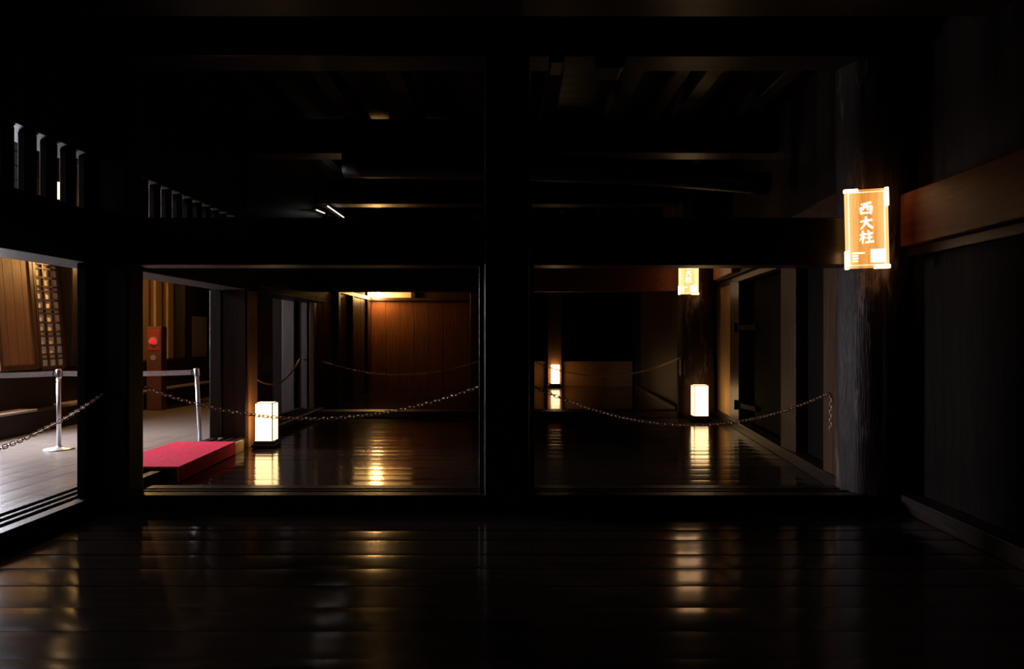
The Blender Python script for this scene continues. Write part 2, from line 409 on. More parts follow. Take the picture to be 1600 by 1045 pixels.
board_wall('wall_left_boards', -3.66, 9.5, 12.25, 0, CEIL, BZ, 'dim reddish board wall behind the left lantern, beyond the orange rope', 0.05, 0.3, 1, -4.0)
board_wall_x('wall_partition', -4.75, -4.06, 13.05, 0, CEIL, NEARBLACK, 'dim board partition left of the two narrow pillars', 0.05, 0.23)
board_wall('wall_left_far', -3.5, 13.22, 18.3, 0, 2.235, BZ, 'board wall on the left of the farthest room', 0.05, 0.42, 1)
struct('wall_left_far_plaster', MB().box(-3.58, -3.5, 13.22, 18.3, 2.33, 2.66), PLASTER, 'cream plaster strip above the far left boards, beside the bright lamp', 'wall')
struct('trim_16', MB().box(-3.56, -3.46, 13.22, 18.26, 2.235, 2.325), BZ, 'rail on top of the far left board wall', 'rail', 0.005, 1)
for px in (488, 527, 549):
    Y = 3.45 * F / (800 - px)
    struct('batten', MB().box(-3.5, -3.42, Y, Y + 0.16, 0, 2.23), BZ, {488: 'nearest vertical batten on the far left board wall', 527: 'middle vertical batten on the far left board wall', 549: 'farthest vertical batten on the far left board wall'}[px], 'batten', 0.006)

# far wall behind the bright lamp
struct('beam', MB().box(-3.6, -0.9, 17.98, 18.4, 2.66, CEIL), WX, 'deep beam closing the far left room above the yellow plaster', 'beam')
struct('beam', MB().box(-3.6, -3.42, 13.22, 17.98, 2.66, CEIL), WY, 'deep side beam above the far left board wall', 'beam')
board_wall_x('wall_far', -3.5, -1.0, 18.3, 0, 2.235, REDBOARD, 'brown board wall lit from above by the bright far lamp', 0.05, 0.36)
struct('trim_17', MB().box(-3.46, -1.0, 18.2, 18.32, 2.235, 2.31), BZ, 'rail on top of the lit far board wall', 'rail', 0.006)
struct('wall_far_plaster', MB().box(-3.5, P(643, 0, 18.3).x, 18.32, 18.4, 2.31, 2.66), PLASTER, 'yellow lit plaster strip above the far board wall', 'wall')
struct('wall_far_upper', MB().box(P(649, 0, 18.3).x, -0.9, 18.3, 18.4, 2.31, 2.66), BZ, 'brown upper boards right of the yellow plaster', 'wall')
struct('post_far', MB().box(P(643, 0, 18.3).x, P(649, 0, 18.3).x, 18.22, 18.42, 2.31, 2.66), BZ, 'short post at the end of the yellow plaster strip', 'post')
pillar(-1.03, -0.72, 18.1, 18.45, 0, CEIL, 'pillar at the right end of the lit far board wall', BZ)
board_wall_x('wall_far_middle', -0.72, 0.5, 18.35, 0, CEIL, WZ, 'dark far wall between the two far rooms', 0.05)
# far right room
lw = MB().box(0.5, 3.25, 19.84, 19.92, 0, 0.60).box(0.5, 3.25, 19.80, 19.96, 0.60, 0.68)
struct('wall_low', lw, LTANX, 'low wooden parapet behind the farthest floor lantern', 'wall', 0.006)
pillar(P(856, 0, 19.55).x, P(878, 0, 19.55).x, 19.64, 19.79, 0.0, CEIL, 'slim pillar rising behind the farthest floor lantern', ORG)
board_wall_x('wall_end', 0.3, 3.6, 21.9, 0, CEIL, WZ, 'black board wall deep beyond the low parapet', 0.05)
struct('wall_end_side', MB().box(0.40, 0.5, 18.4, 22, 0, CEIL), WZ, 'dark side wall left of the low parapet', 'wall')
struct('wall_end_right', MB().box(3.3, 3.4, 18.8, 22, 0, CEIL), WZ, 'dark side wall right of the low parapet', 'wall')

# ------------------------------------------------------------------ front frame: central pillar, beam, sill, great pillar
YF = 5.85
cpil = MB().box(P(757, 0, YF).x, P(827, 0, YF).x, YF, YF + 0.38, 0, 3.62)
ctr = struct('pillar', cpil, WZ, 'central square pillar of the front frame, standing on the floor in mid view', 'pillar', 0.016, 3)
struct('trim_18', MB().box(P(749, 0, 6.0).x, P(756, 0, 6.0).x, 5.93, 6.12, 0.12, 1.955), POL, 'slim door jamb on the left side of the central pillar', 'jamb', 0.010, 5)
struct('trim_19', MB().box(P(828, 0, 6.0).x, P(835, 0, 6.0).x, 6.0, 6.16, 0.12, 1.955), WZ, 'slim door jamb on the right side of the central pillar', 'jamb', 0.006)
struct('beam', MB().box(-3.05, P(757, 0, YF).x, YF + 0.03, YF + 0.33, 1.955, 2.335), WX, 'thick front beam left of the central pillar', 'beam', 0.014, 3)
struct('beam', MB().box(P(827, 0, YF).x, 2.80, YF + 0.03, YF + 0.33, 1.955, 2.335), WX, 'thick front beam between central pillar and great pillar', 'beam', 0.014, 3)
def front_sill(x0, x1, n, label):
    mb = MB().box(x0, x1, YF + 0.0, YF + 0.40, 0, 0.085)
    for a, b in ((0, 0.13), (0.18, 0.22), (0.27, 0.40)): mb.box(x0, x1, YF + a, YF + b, 0.085, 0.122)
    return struct(f'trim_{n}', mb, WX, label, 'sill', 0.006, 2)
front_sill(-3.05, P(757, 0, YF).x, 20, 'grooved floor sill of the front frame left of the central pillar')
front_sill(P(827, 0, YF).x, 2.82, 21, 'grooved floor sill of the front frame right of the central pillar')

def hewn_pillar(name, x, y, r, z1, m, label, seed):
    """adzed round pillar with shallow facets and a long drying check"""
    rnd = random.Random(seed); mb = MB(); n = 40; rings = []; nz = 46
    ph = [rnd.uniform(0, 6.28) for _ in range(6)]
    for i in range(nz + 1):
        z = z1 * i / nz; ring = []
        for j in range(n):
            a = 2 * PI * j / n
            rr = r * (1.04 - 0.05 * i / nz) + 0.006 * math.sin(8 * a + ph[0]) + 0.004 * math.sin(13 * a + z * 2 + ph[1]) + 0.004 * math.sin(3 * a + z * 3.1 + ph[2])
            da = (a - (-PI / 2 - 0.32) + PI) % (2 * PI) - PI + 0.05 * math.sin(z * 3.3)
            if 0.1 < z < 1.7 and abs(da) < 0.09: rr -= 0.022 * (1 - abs(da) / 0.09) * (0.5 + 0.5 * math.sin(z * 9 + ph[3]) ** 2)
            ring.append(mb.bm.verts.new((x + rr * math.cos(a), y + rr * math.sin(a), z)))
        rings.append(ring)
    for A, B in zip(rings, rings[1:]):
        for j in range(n):
            f = mb.bm.faces.new((A[j], A[(j + 1) % n], B[(j + 1) % n], B[j])); f.smooth = True
    mb.bm.faces.new(rings[0][::-1]); mb.bm.faces.new(rings[-1])
    return struct(name, mb, m, label, 'pillar')
GX, GY, GR = 3.02, 6.16, 0.285
hewn_pillar('great_pillar', GX, GY, GR, CEIL, WORN, 'massive round weathered pillar at right, lit sign on its upper part', 4)
hewn_pillar('great_pillar', 3.10, 12.45, 0.29, CEIL, WORN, 'far massive round pillar behind the right-hand floor lantern', 9)

# second frame
struct('beam', MB().box(-3.6, P(757, 0, 12.4).x, 12.45, 12.75, 2.13, 2.62), WX, 'second frame beam seen under the front beam at left', 'beam', 0.012, 2)
struct('beam', MB().box(P(757, 0, 12.4).x + 0.8, 2.85, 12.45, 12.75, 2.13, 2.62), RX, 'second frame beam seen under the front beam at right, reddish', 'beam', 0.012, 2)
pillar(P(757, 0, 12.4).x, P(757, 0, 12.4).x + 0.8, 12.4, 12.8, 0, CEIL, 'pillar of the second frame hidden behind the central pillar')
struct('trim_22', MB().box(-3.55, P(757, 0, 12.4).x, 12.42, 12.80, 0, 0.10), WX, 'floor sill of the second frame at left', 'sill', 0.008)
struct('trim_23', MB().box(P(757, 0, 12.4).x + 0.8, 2.82, 12.42, 12.80, 0, 0.10), WX, 'floor sill of the second frame at right', 'sill', 0.008)

# ------------------------------------------------------------------ ceiling timbers
names = ['nearest heavy ceiling beam across the top of the view', 'second heavy ceiling beam, resting on the central pillar', 'third heavy ceiling beam beyond the front frame', 'fourth heavy ceiling beam deep in the room', 'fifth heavy ceiling beam near the far wall']
for (Y, zb, lab) in zip((5.2, 5.86, 9.0, 12.4, 16.0), (3.60, 3.62, 3.62, 3.60, 3.6), names):
    if Y == 5.2: Y = 4.75
    struct('ceiling_beam', MB().box(-3.3, 3.3, Y, Y + 0.36, zb, zb + 0.42), WX, lab, 'beam', 0.02, 2)
side = ['leftmost', 'second from left', 'third from left', 'fourth from left', 'fourth from right', 'third from right', 'second from right', 'rightmost']
for i, x in enumerate((-2.9, -2.05, -1.3, -0.5, 0.35, 1.15, 1.95, 2.75)):
    struct('ceiling_joist', MB().box(x, x + 0.18, -1.9, 18.2, 4.04, 4.28), WY, side[i] + ' of the long ceiling joists laid over the heavy beams', 'joist', 0.012)
log = MB(); pts = []; rad = []
for i in range(25):
    t = i / 24; pts.append((-1.9 + 4.8 * t, 8.3 + 0.12 * math.sin(3 * t), 3.32 + 0.10 * math.sin(PI * t) - 0.22 * t)); rad.append(0.15 + 0.02 * math.sin(5 * t))
log.tube(pts, rad, 16)
struct('log_beam', log, WX, 'bowed round log beam under the ceiling, reddish underside', 'beam')
for (px, py, Y, w, h, lab) in ((955, 180, 5.7, 0.26, 0.10, 'wider bracket block under the second ceiling beam'), (871, 174, 5.7, 0.13, 0.06, 'narrower bracket block under the second ceiling beam')):
    c = P(px, py, 5.9); zt = 3.62
    b_ = MB().poly([(c.x - w / 2, 5.84, zt), (c.x + w / 2, 5.84, zt), (c.x + w * 0.32, 5.84, zt - h), (c.x - w * 0.42, 5.84, zt - h)], (0, 0.3, 0))
    struct('bracket', b_, WX, lab, 'bracket', 0.008)

# ------------------------------------------------------------------ corridor beyond the left wall
OX = -7.3
def outer_boxes(holes, za, zb):
    """wall strips between za and zb that leave the holes (y0, y1, z0, z1) open"""
    mb = MB(); ys = sorted({-2.0, 22.0} | {h[0] for h in holes} | {h[1] for h in holes})
    for a, b in zip(ys, ys[1:]):
        zs = sorted((max(h[2], za), min(h[3], zb)) for h in holes if h[0] <= a and h[1] >= b and h[3] > za and h[2] < zb)
        z = za
        for p, q in zs:
            if p > z: mb.box(OX - 0.25, OX, a, b, z, p)
            z = q
        if zb > z: mb.box(OX - 0.25, OX, a, b, z, zb)
    return mb
HOLES = [(8.6, 10.2, 1.14, 2.36), (4.7, 7.3, 3.22, 4.28), (0.9, 4.0, 1.82, 3.42), (10.3, 11.15, 3.50, 4.34)]
struct('wall_outer_lower', outer_boxes(HOLES, 0, 1.82), PLASTER, 'outer corridor wall of cream plaster below the windows', 'wall')
struct('wall_outer_upper', outer_boxes(HOLES, 1.82, CEIL), WY, 'dark upper boarding of the outer corridor wall around the windows', 'wall')
GLASS, gnt, gb = new_mat('window_glass')
gb.inputs['Transmission Weight'].default_value = 1; gb.inputs['Roughness'].default_value = 0.02; gb.inputs['IOR'].default_value = 1.02
def window(n, y0, y1, z0, z1, nv, nh, label):
    w = thing(f'window_{n}', (OX - 0.1, (y0 + y1) / 2, z0), label, 'window', None, 'structure')
    f = MB(); t = 0.05
    f.box(OX - 0.16, OX - 0.06, y0, y1, z0, z0 + t).box(OX - 0.16, OX - 0.06, y0, y1, z1 - t, z1)
    f.box(OX - 0.16, OX - 0.06, y0, y0 + t, z0 + t, z1 - t).box(OX - 0.16, OX - 0.06, y1 - t, y1, z0 + t, z1 - t)
    f.build('window_frame', WZ, w)
    m = MB()
    for i in range(1, nv): yy = y0 + (y1 - y0) * i / nv; m.box(OX - 0.14, OX - 0.08, yy - 0.03, yy + 0.03, z0 + t, z1 - t)
    for i in range(1, nh): zz = z0 + (z1 - z0) * i / nh; m.box(OX - 0.13, OX - 0.09, y0 + t, y1 - t, zz - 0.012, zz + 0.012)
    m.build('window_bars', WZ, w)
window(1, *HOLES[0], 4, 2, 'low barred corridor window that lights the corridor floor')
window(2, *HOLES[1], 5, 2, 'long high barred corridor window on the left')
window(3, *HOLES[2], 5, 4, 'barred corridor window nearest the viewer on the left')
window(4, *HOLES[3], 2, 4, 'small high window glimpsed through the left transom gaps')
board_wall_x('wall_corridor_end', OX, -3.45, 17.6, 0, CEIL, BZ, 'dark board wall closing the far end of the corridor', 0.05)
struct('wall_corridor_side', MB().box(-3.62, -3.55, 13.2, 17.7, 0, CEIL), BZ, 'dark wall between corridor and farthest room', 'wall')

# corridor fittings along the outer wall
def ob(px): return -OX * F / (800 - px)            # depth at which the outer wall is met at a given column
bn = thing('wall_bench', (OX + 0.28, 12.0, 0), 'long dark bench step along the outer corridor wall with pale ledges', 'bench')
m = MB(); m.box(OX, OX + 0.50, 6.0, 17.4, 0.0, 0.30).box(OX, OX + 0.22, 6.0, 17.4, 0.30, 0.88); m.build('bench_body', WY, bn, 0.008, 1)
for (a, b) in ((8.2, 10.55), (11.35, 12.05), (12.55, 13.6), (14.1, 17.0)):
    MB().box(OX + 0.221, OX + 0.50, a, b, 0.301, 0.335).build('ledge_board', PALE, bn, 0.006, 1)
pillar(OX, OX + 0.30, 11.72, 12.05, 0.89, CEIL, 'dark pillar on the outer corridor wall behind the steel barrier posts')
pillar(OX, OX + 0.30, 15.75, 16.1, 0.89, CEIL, 'dark pillar on the outer corridor wall beyond the alarm cabinet')
def leaning(name, y0, y1, z0, z1, lean, label, cat, build):
    t = thing(name, (OX + 0.2, (y0 + y1) / 2, z0), label, cat)
    def at(y, z, off=0.0):
        k = (z1 - z) / (z1 - z0)
        return Vector((OX + 0.05 + lean * k + off, y, z))
    build(t, at, y0, y1, z0, z1); return t
def solid(t, at, y0, y1, z0, z1):
    m = MB(); n = 4
    for i in range(n):
        a, b = y0 + (y1 - y0) * i / n + 0.004, y0 + (y1 - y0) * (i + 1) / n - 0.004
        m.poly([at(a, z0), at(b, z0), at(b, z1), at(a, z1)], (0.03, 0, 0))
    m.build('board_panel', TAN, t)
    m = MB()
    for y in (y0, y1): m.beam(at(y, z0, 0.02), at(y, z1, 0.02), 0.07, 0.06, (1, 0, 0))
    for z in (z0 + 0.03, z1 - 0.03): m.beam(at(y0, z, 0.02), at(y1, z, 0.02), 0.06, 0.07)
    m.build('panel_frame', BZ, t)
def lattice(t, at, y0, y1, z0, z1, nv=3, nh=10):
    m = MB(); m.poly([at(y0, z0), at(y1, z0), at(y1, z1), at(y0, z1)], (0.006, 0, 0)); m.build('paper_panel', SHOJI, t)
    m = MB()
    for i in range(nv + 1):
        y = y0 + (y1 - y0) * i / nv; w = 0.06 if i in (0, nv) else 0.028
        m.beam(at(y, z0, 0.02), at(y, z1, 0.02), w, 0.035, (1, 0, 0))
    for j in range(nh + 1):
        z = z0 + (z1 - z0) * j / nh; w = 0.06 if j in (0, nh) else 0.03
        if j % 2 == 1 and 0 < j < nh:
            m.beam(at(y0, z - 0.035, 0.022), at(y1, z - 0.035, 0.022), 0.03, 0.024); m.beam(at(y0, z + 0.035, 0.022), at(y1, z + 0.035, 0.022), 0.03, 0.024)
        else: m.beam(at(y0, z, 0.022), at(y1, z, 0.022), 0.03, w)
    m.build('lattice_grid', BZ, t)
leaning('wall_panel', 10.2, 10.98, 0.89, 2.62, 0.14, 'tan board panel leaning on the outer wall left of the lattice screen', 'panel', solid)
leaning('lattice_screen', 11.08, 11.68, 0.89, 2.62, 0.14, 'brown lattice screen with cream cells leaning on the outer corridor wall', 'screen', lattice)
leaning('lattice_screen', 12.12, 12.42, 0.89, 1.75, 0.14, 'small lattice piece right of the dark corridor pillar', 'screen', lambda *a: lattice(*a, nv=2, nh=6))
# vertical boards (shutters) and the alarm cabinet seen through the second opening
sh = thing('board_shutter', (OX + 0.06, 14.6, 0.89), 'pleated tan board shutter lit from above behind the alarm cabinet', 'shutter')
m = MB(); n = 9
for i in range(n):
    a = 13.3 + (15.7 - 13.3) * i / n; m.box(OX + 0.002, OX + (0.05 if i % 2 else 0.09), a, a + 0.255, 0.89, 2.62)
m.build('shutter_boards', LTAN, sh, 0.006, 1)
ac = thing('alarm_cabinet', (-6.75, 14.0, 0.0), 'tall brown fire alarm cabinet with a glowing red lamp in the corridor', 'alarm cabinet')
Ya = 13.55; x0, x1 = P(229, 0, Ya).x, P(252, 0, Ya).x
zc = H - (533 - CY) / F * Ya
MB().box(x0, x1, Ya, Ya + 0.22, 0.0, zc + 0.27).build('cabinet_body', plain('brown_steel', (0.09, 0.03, 0.015), 0.45), ac, 0.008, 2)
MB().box(x0 + 0.02, x1 - 0.02, Ya - 0.012, Ya, zc - 0.17, zc + 0.22).build('front_panel', REDBOX, ac, 0.004, 1)
cx = P(240, 0, Ya).x
m = MB()
for k in range(1): m.tube([(cx, Ya - 0.012, zc), (cx, Ya - 0.028, zc)], 0.085, 20)
m.build('lamp_ring', GREY, ac)
m = MB(); m.tube([(cx, Ya - 0.030, zc), (cx, Ya - 0.06, zc), (cx, Ya - 0.08, zc), (cx, Ya - 0.088, zc)], [0.050, 0.046, 0.032, 0.01], 20); m.build('red_lamp', REDLED, ac)
MB().tube([(cx, Ya - 0.012, zc - 0.3), (cx, Ya - 0.02, zc - 0.3)], 0.05, 16).build('push_button', GREY, ac)
# warm lamps of the corridor
def wall_lamp(x, y, z, w, h, m_lit, label, axis='X', reach=0.16):
    t = thing('wall_lamp', (x, y, z - h / 2), label, 'lamp')
    m = MB(); n = 24; pr = [(0.36, 0), (0.44, 0.06), (0.5, 0.5), (0.48, 0.97), (0.42, 1.0)]
    m.lathe((x, y, z - h / 2), [(w * r, h * k) for r, k in pr], n); m.build('lamp_shade', m_lit, t)
    b_ = MB()
    d = Vector((-1, 0, 0)) if axis == 'X' else Vector((0, 1, 0))
    a = Vector((x, y, z + h / 2 + 0.02)); b_.tube([a - Vector((0, 0, 0.025)), a + Vector((0, 0, 0.02)), a + Vector((0, 0, 0.04)) + d * 0.04, a + Vector((0, 0, 0.04)) + d * reach], 0.009, 8)
    e = a + Vector((0, 0, 0.04)) + d * reach
    b_.tube([e, e + d * 0.02], 0.045, 16)
    b_.build('lamp_bracket', IRON, t); return t
c = P(94, 298, 11.35)
wall_lamp(-6.98, c.y, c.z, 0.13, 0.25, LAMP3, 'small glowing corridor lamp seen through the left transom gap', 'X', 0.31)
wall_lamp(-6.6, 12.35, 2.75, 0.16, 0.26, LAMP4, 'corridor lamp high on the wall left of the pleated shutter', 'X', 0.68)
wall_lamp(-6.9, 8.4, 2.85, 0.16, 0.26, PANEL_FILL, 'unseen corridor lamp added to warm the leaning tan board panel', 'X', 0.38)  # unseen lamp, added to throw orange light on the leaning panel
c = P(587.5, 459.5, 17.95)
wall_lamp(c.x, c.y, c.z, 0.20, 0.22, LAMP, 'brightest far lamp hanging in the corner by the yellow plaster', 'Y', 0.24)
# made-up glowing rods for thin pale streaks high on the left wall
for (pa, pb, lab) in (((512, 322), (537, 339.5), 'longer thin pale streak high on the left, made up as a glowing rod'), ((495, 328), (507, 333), 'shorter thin pale streak high on the left, made up as a glowing rod')):
    ya = 3.05 * F / (800 - pa[0]); a = P(*pa, ya); b = P(pb[0], pb[1], ya + 1.2)
    t = thing('pale_streak', (a + b) / 2, lab, 'streak', None)
    MB().tube([a, b], 0.010, 8).build('tube', STREAK, t)
    MB().beam(a + Vector((-0.06, 0, 0.012)), b + Vector((-0.06, 0, 0.012)), 0.05, 0.03).build('streak_holder', IRON, t)
    for q in (a.lerp(b, 0.1), a.lerp(b, 0.9)): MB().beam(q + Vector((-0.08, 0, 0.012)), Vector((-3.325, q.y, q.z + 0.012)), 0.016, 0.016).build('streak_bracket', IRON, t)

# ------------------------------------------------------------------ floor lanterns
def make_lantern(label):
    t = thing('floor_lantern', (0, 0, 0), label, 'lantern', 'lit paper floor lanterns')
    w, h, zb = 0.108, 0.476, 0.085
    m = MB(); m.box(-0.14, 0.14, -0.14, 0.14, 0.012, 0.05).box(-0.122, 0.122, -0.122, 0.122, 0.05, zb); bs = m.build('base', BLK, t, 0.006, 2)
    for sx in (-1, 1):
        for sy in (-1, 1): MB().box(sx * 0.11 - 0.016, sx * 0.11 + 0.016, sy * 0.11 - 0.016, sy * 0.11 + 0.016, 0, 0.012).build('foot', BLK, bs)
    m = MB()
    for sx in (-1, 1):
        for sy in (-1, 1): m.box(sx * w - 0.0055, sx * w + 0.0055, sy * w - 0.0055, sy * w + 0.0055, zb, zb + h)
    for z in (zb, zb + h - 0.010):
        for s in (-1, 1):
            m.box(-w, w, s * w - 0.005, s * w + 0.005, z, z + 0.010); m.box(s * w - 0.005, s * w + 0.005, -w, w, z, z + 0.010)
    m.build('frame', BLK, t)
    m = MB(); e = w - 0.001
    m.box(-e, e, -e, e, zb + 0.001, zb + h - 0.004); m.build('paper_shade', PAPER, t)
    return t
lan = make_lantern('glowing paper floor lantern beside the red step, nearest on the left')
def put(o, px, py, s, rz=0):
    Y = H * F / (py - CY) + 0.14 * s
    o.location = (P(px, 0, Y - 0.14 * s).x, Y, 0.0); o.rotation_euler = (0, 0, rz); o.scale = (s, s, s)
l2, l3 = copy_tree(lan), copy_tree(lan)
put(lan, 410.5, 701.5, 1.0); put(l2, 1097, 660, 1.05); put(l3, 868, 605.5, 1.08)
l2['label'] = 'glowing paper floor lantern at right, in front of the far round pillar'
l3['label'] = 'small distant glowing floor lantern before the low wooden parapet'

# ------------------------------------------------------------------ lit signs
GL = {
 'west': [[(12, 20, 8), (50, 14, 11), (90, 6, 15)], [(38, 16, 11), (34, 40, 10), (28, 64, 7)], [(58, 14, 11), (58, 40, 10), (62, 58, 9), (78, 60, 9)], [(8, 44, 12), (12, 70, 13), (16, 96, 12)],
          [(8, 46, 10), (50, 40, 10), (94, 36, 13)], [(92, 36, 14), (90, 64, 13), (84, 96, 13)], [(12, 88, 11), (50, 86, 10), (86, 84, 11)]],
 'great': [[(6, 42, 9), (50, 36, 12), (94, 30, 15)], [(48, 2, 13), (48, 38, 13), (34, 70, 11), (6, 100, 6)], [(50, 42, 9), (68, 70, 15), (98, 96, 13)]],
 'pillar': [[(0, 34, 8), (22, 29, 10), (44, 25, 10)], [(22, 2, 12), (23, 50, 12), (20, 102, 9)], [(20, 38, 10), (12, 56, 9), (-2, 76, 5)], [(27, 44, 8), (40, 60, 12)],
            [(58, 0, 8), (72, 14, 14)], [(48, 30, 10), (72, 26, 10), (96, 20, 13)], [(52, 58, 9), (72, 55, 9), (92, 51, 12)], [(40, 94, 10), (72, 90, 11), (104, 86, 14)], [(70, 26, 12), (71, 60, 11), (70, 90, 11)]],
 'east': [[(8, 16, 9), (50, 13, 10), (92, 9, 13)], [(50, -2, 13), (50, 50, 12), (49, 104, 10)], [(20, 30, 11), (24, 68, 10)], [(20, 31, 9), (50, 29, 9), (82, 26, 11)], [(82, 26, 12), (77, 66, 11)],
          [(24, 48, 7), (76, 46, 7)], [(24, 65, 8), (78, 63, 9)], [(46, 66, 11), (28, 86, 9), (4, 98, 5)], [(54, 66, 9), (74, 84, 13), (98, 96, 11)]],
}
def stroke(mb, pts, to, dz):
    """brush stroke with varying width"""
    n = 14; path = []
    for i in range(n + 1):
        t = i / n * (len(pts) - 1); k = min(int(t), len(pts) - 2); u = t - k
        if len(pts) > 2:
            p0, p1, p2, p3 = (pts[max(k - 1, 0)], pts[k], pts[k + 1], pts[min(k + 2, len(pts) - 1)])
            path.append(tuple(0.5 * ((2 * p1[c]) + (p2[c] - p0[c]) * u + (2 * p0[c] - 5 * p1[c] + 4 * p2[c] - p3[c]) * u * u + (3 * p1[c] - p0[c] - 3 * p2[c] + p3[c]) * u ** 3) for c in range(3)))
        else: path.append(tuple(pts[k][c] + (pts[k + 1][c] - pts[k][c]) * u for c in range(3)))
    A, B = [], []
    for i, (x, y, w) in enumerate(path):
        q = path[min(i + 1, n)]; p = path[max(i - 1, 0)]; d = Vector((q[0] - p[0], q[1] - p[1])).normalized()
        w = w * (0.98 if i in (0, n) else 1.2)
        A.append((x - d.y * w / 2, y + d.x * w / 2)); B.append((x + d.y * w / 2, y - d.x * w / 2))
    for i in range(n):
        q = [A[i], A[i + 1], B[i + 1], B[i]]
        mb.poly([to(*c, 0) for c in q], to(0, 0, dz) - to(0, 0, 0))
def make_sign(label, chars, k, group, cols=()):
    """board faces -Y, centred on x=0, hangs with its middle at z=0"""
    w, h, th = 0.318, 0.605, 0.024
    t = thing('lit_sign', (0, 0, 0), label, 'sign', group)
    MB().box(-w / 2, w / 2, 0, th, -h / 2, h / 2).build('sign_board', sign_mat('lit_wood_print', k, *cols), t, 0.002, 1, )
    m = MB(); a, b, l = w / 2 - 0.022, h / 2 - 0.020, 0.006
    m.box(-a, a, -0.002, 0, b - l, b).box(-a, a, -0.002, 0, -b, -b + l).box(-a, -a + l * 1.7, -0.002, 0, -b + l, b - l).box(a - l * 1.7, a, -0.002, 0, -b + l, b - l)
    m.build('border_line', FRAME_LIT, t)
    wl = WHITE_LIT
    for (xa, xb, za, zb) in ((-w / 2 - 0.006, -w / 2 + 0.10, h / 2 - 0.020, h / 2 + 0.006), (w / 2 - 0.022, w / 2 + 0.006, h / 2 - 0.135, h / 2 + 0.006),
                             (-w / 2 - 0.006, -w / 2 + 0.022, -h / 2 - 0.006, -h / 2 + 0.135), (w / 2 - 0.11, w / 2 + 0.008, -h / 2 - 0.006, -h / 2 + 0.022)):
        MB().box(xa, xb, -0.007, th + 0.006, za, zb).build('corner_clamp', CLAMP, t, 0.004, 2)
    cw = 0.098
    for i, ch in enumerate(chars):
        top = 0.205 - i * 0.110; m = MB()
        for s in GL[ch]:
            stroke(m, s, lambda x, y, z: Vector((-0.004 + (x - 50) / 100 * cw, -0.001 - z, top - y / 100 * cw)), 0.0018)
        m.build('brush_character', wl, t)
    m = MB(); rnd = random.Random(11)
    for r, wd in enumerate((0.092, 0.045, 0.045, 0.042)):
        z = -0.186 - r * 0.0205; x = -0.112; m.box(x, x + wd, -0.0028, -0.0005, z - 0.0035, z + 0.0035)
        while x < -0.112 + wd - 0.008:
            g = rnd.uniform(0.006, 0.011); m.box(x, x + g * 0.8, -0.003, -0.0005, z - 0.0055, z + 0.0055); x += g
    m.build('small_print', wl, t)
    MB().box(0.024, 0.128, -0.003, -0.0005, -0.262, -0.160).build('blank_white_label', wl, t, 0.002, 2)
    for zz in (0.1, -0.14): MB().box(-0.02, 0.02, th, th + 0.10, zz, zz + 0.04).build('sign_bracket', IRON, t)
    return t
s1 = make_sign('bright orange sign with three white brush characters on the nearer round pillar', ('west', 'great', 'pillar'), 1.25, 'lit wood-grain pillar signs')
s1.location = P(1354.5, 357, 5.76); s1.rotation_euler = (0, math.radians(-1.2), math.radians(-14))
s1.scale = (0.98, 1, 1.02)
s2 = make_sign('smaller orange sign on the far round pillar, top cut off by the beam', ('east', 'great', 'pillar'), 2.0, 'lit wood-grain pillar signs', ((0.66, 0.27, 0.07), (0.86, 0.43, 0.15)))
zb2 = H - (459.5 - CY) / F * 12.0
s2.location = (P(1076, 0, 12.02).x, 12.02, zb2 + 0.303); s2.rotation_euler = (0, 0, math.radians(-6))

# ------------------------------------------------------------------ chains
def link_ring(mb, c, d, side, L, Wd, r):
    """one oval link: long axis d, flat axis side"""
    pts = []; n = 14; s = (L - Wd) / 2
    for i in range(n):
        a = 2 * PI * i / n
        x = math.cos(a) * Wd / 2 + (s if math.cos(a) > 0 else -s); y = math.sin(a) * Wd / 2
        pts.append(c + d * x + side * y)
    mb.tube(pts, r, 6, closed=True)
def chain_pts(a, b, sag, n=240):
    return [a.lerp(b, i / n) + Vector((0, 0, -4 * sag * (i / n) * (1 - i / n))) for i in range(n + 1)]
def lay_links(mb, pts, pitch, L, Wd, r, flip=0):
    acc = 0.0; i = 0; k = flip; p = pts[0]
    seg = [(q - p_).length for p_, q in zip(pts, pts[1:])]
    total = sum(seg); n = max(2, round(total / pitch)); step = total / n
    cum = [0]
    for s in seg: cum.append(cum[-1] + s)
    j = 0
    for q in range(n):
        t = (q + 0.5) * step
        while cum[j + 1] < t: j += 1
        u = (t - cum[j]) / seg[j]; c = pts[j].lerp(pts[j + 1], u); d = (pts[j + 1] - pts[j]).normalized()
        up = Vector((0, 0, 1)) if abs(d.z) < 0.9 else Vector((1, 0, 0))
        h = d.cross(up).normalized(); v = h.cross(d).normalized()
        ang = PI / 4 * 0.35 + (q % 2) * PI / 2
        link_ring(mb, c, d, v * math.cos(ang) + h * math.sin(ang), L, Wd, r)
def barrier_chain(label, a, b, sag, tail=0.0, pitch=0.036, L=0.050, Wd=0.026, r=0.0034, na=(1, 0, 0), nb=(1, 0, 0)):
    t = thing('barrier_chain', a, label, 'chain')
    m = MB(); lay_links(m, chain_pts(a, b, sag), pitch, L, Wd, r); m.build('chain_links', CHAIN, t)
    for p, nrm in ((a, Vector(na)), (b, Vector(nb))):
        h = MB(); h.tube([p + nrm * 0.05, p + nrm * 0.012, p + Vector((0, 0, -0.010)), p - nrm * 0.012 + Vector((0, 0, 0.004))], 0.0042, 8); h.build('hook', IRON, t)
    if tail:
        m = MB(); q = b + Vector((0, -0.02, -0.01)); lay_links(m, [q + Vector((0, 0, -tail * i / 40)) for i in range(41)], pitch, L, Wd, r); m.build('loose_end', CHAIN, t)
    return t
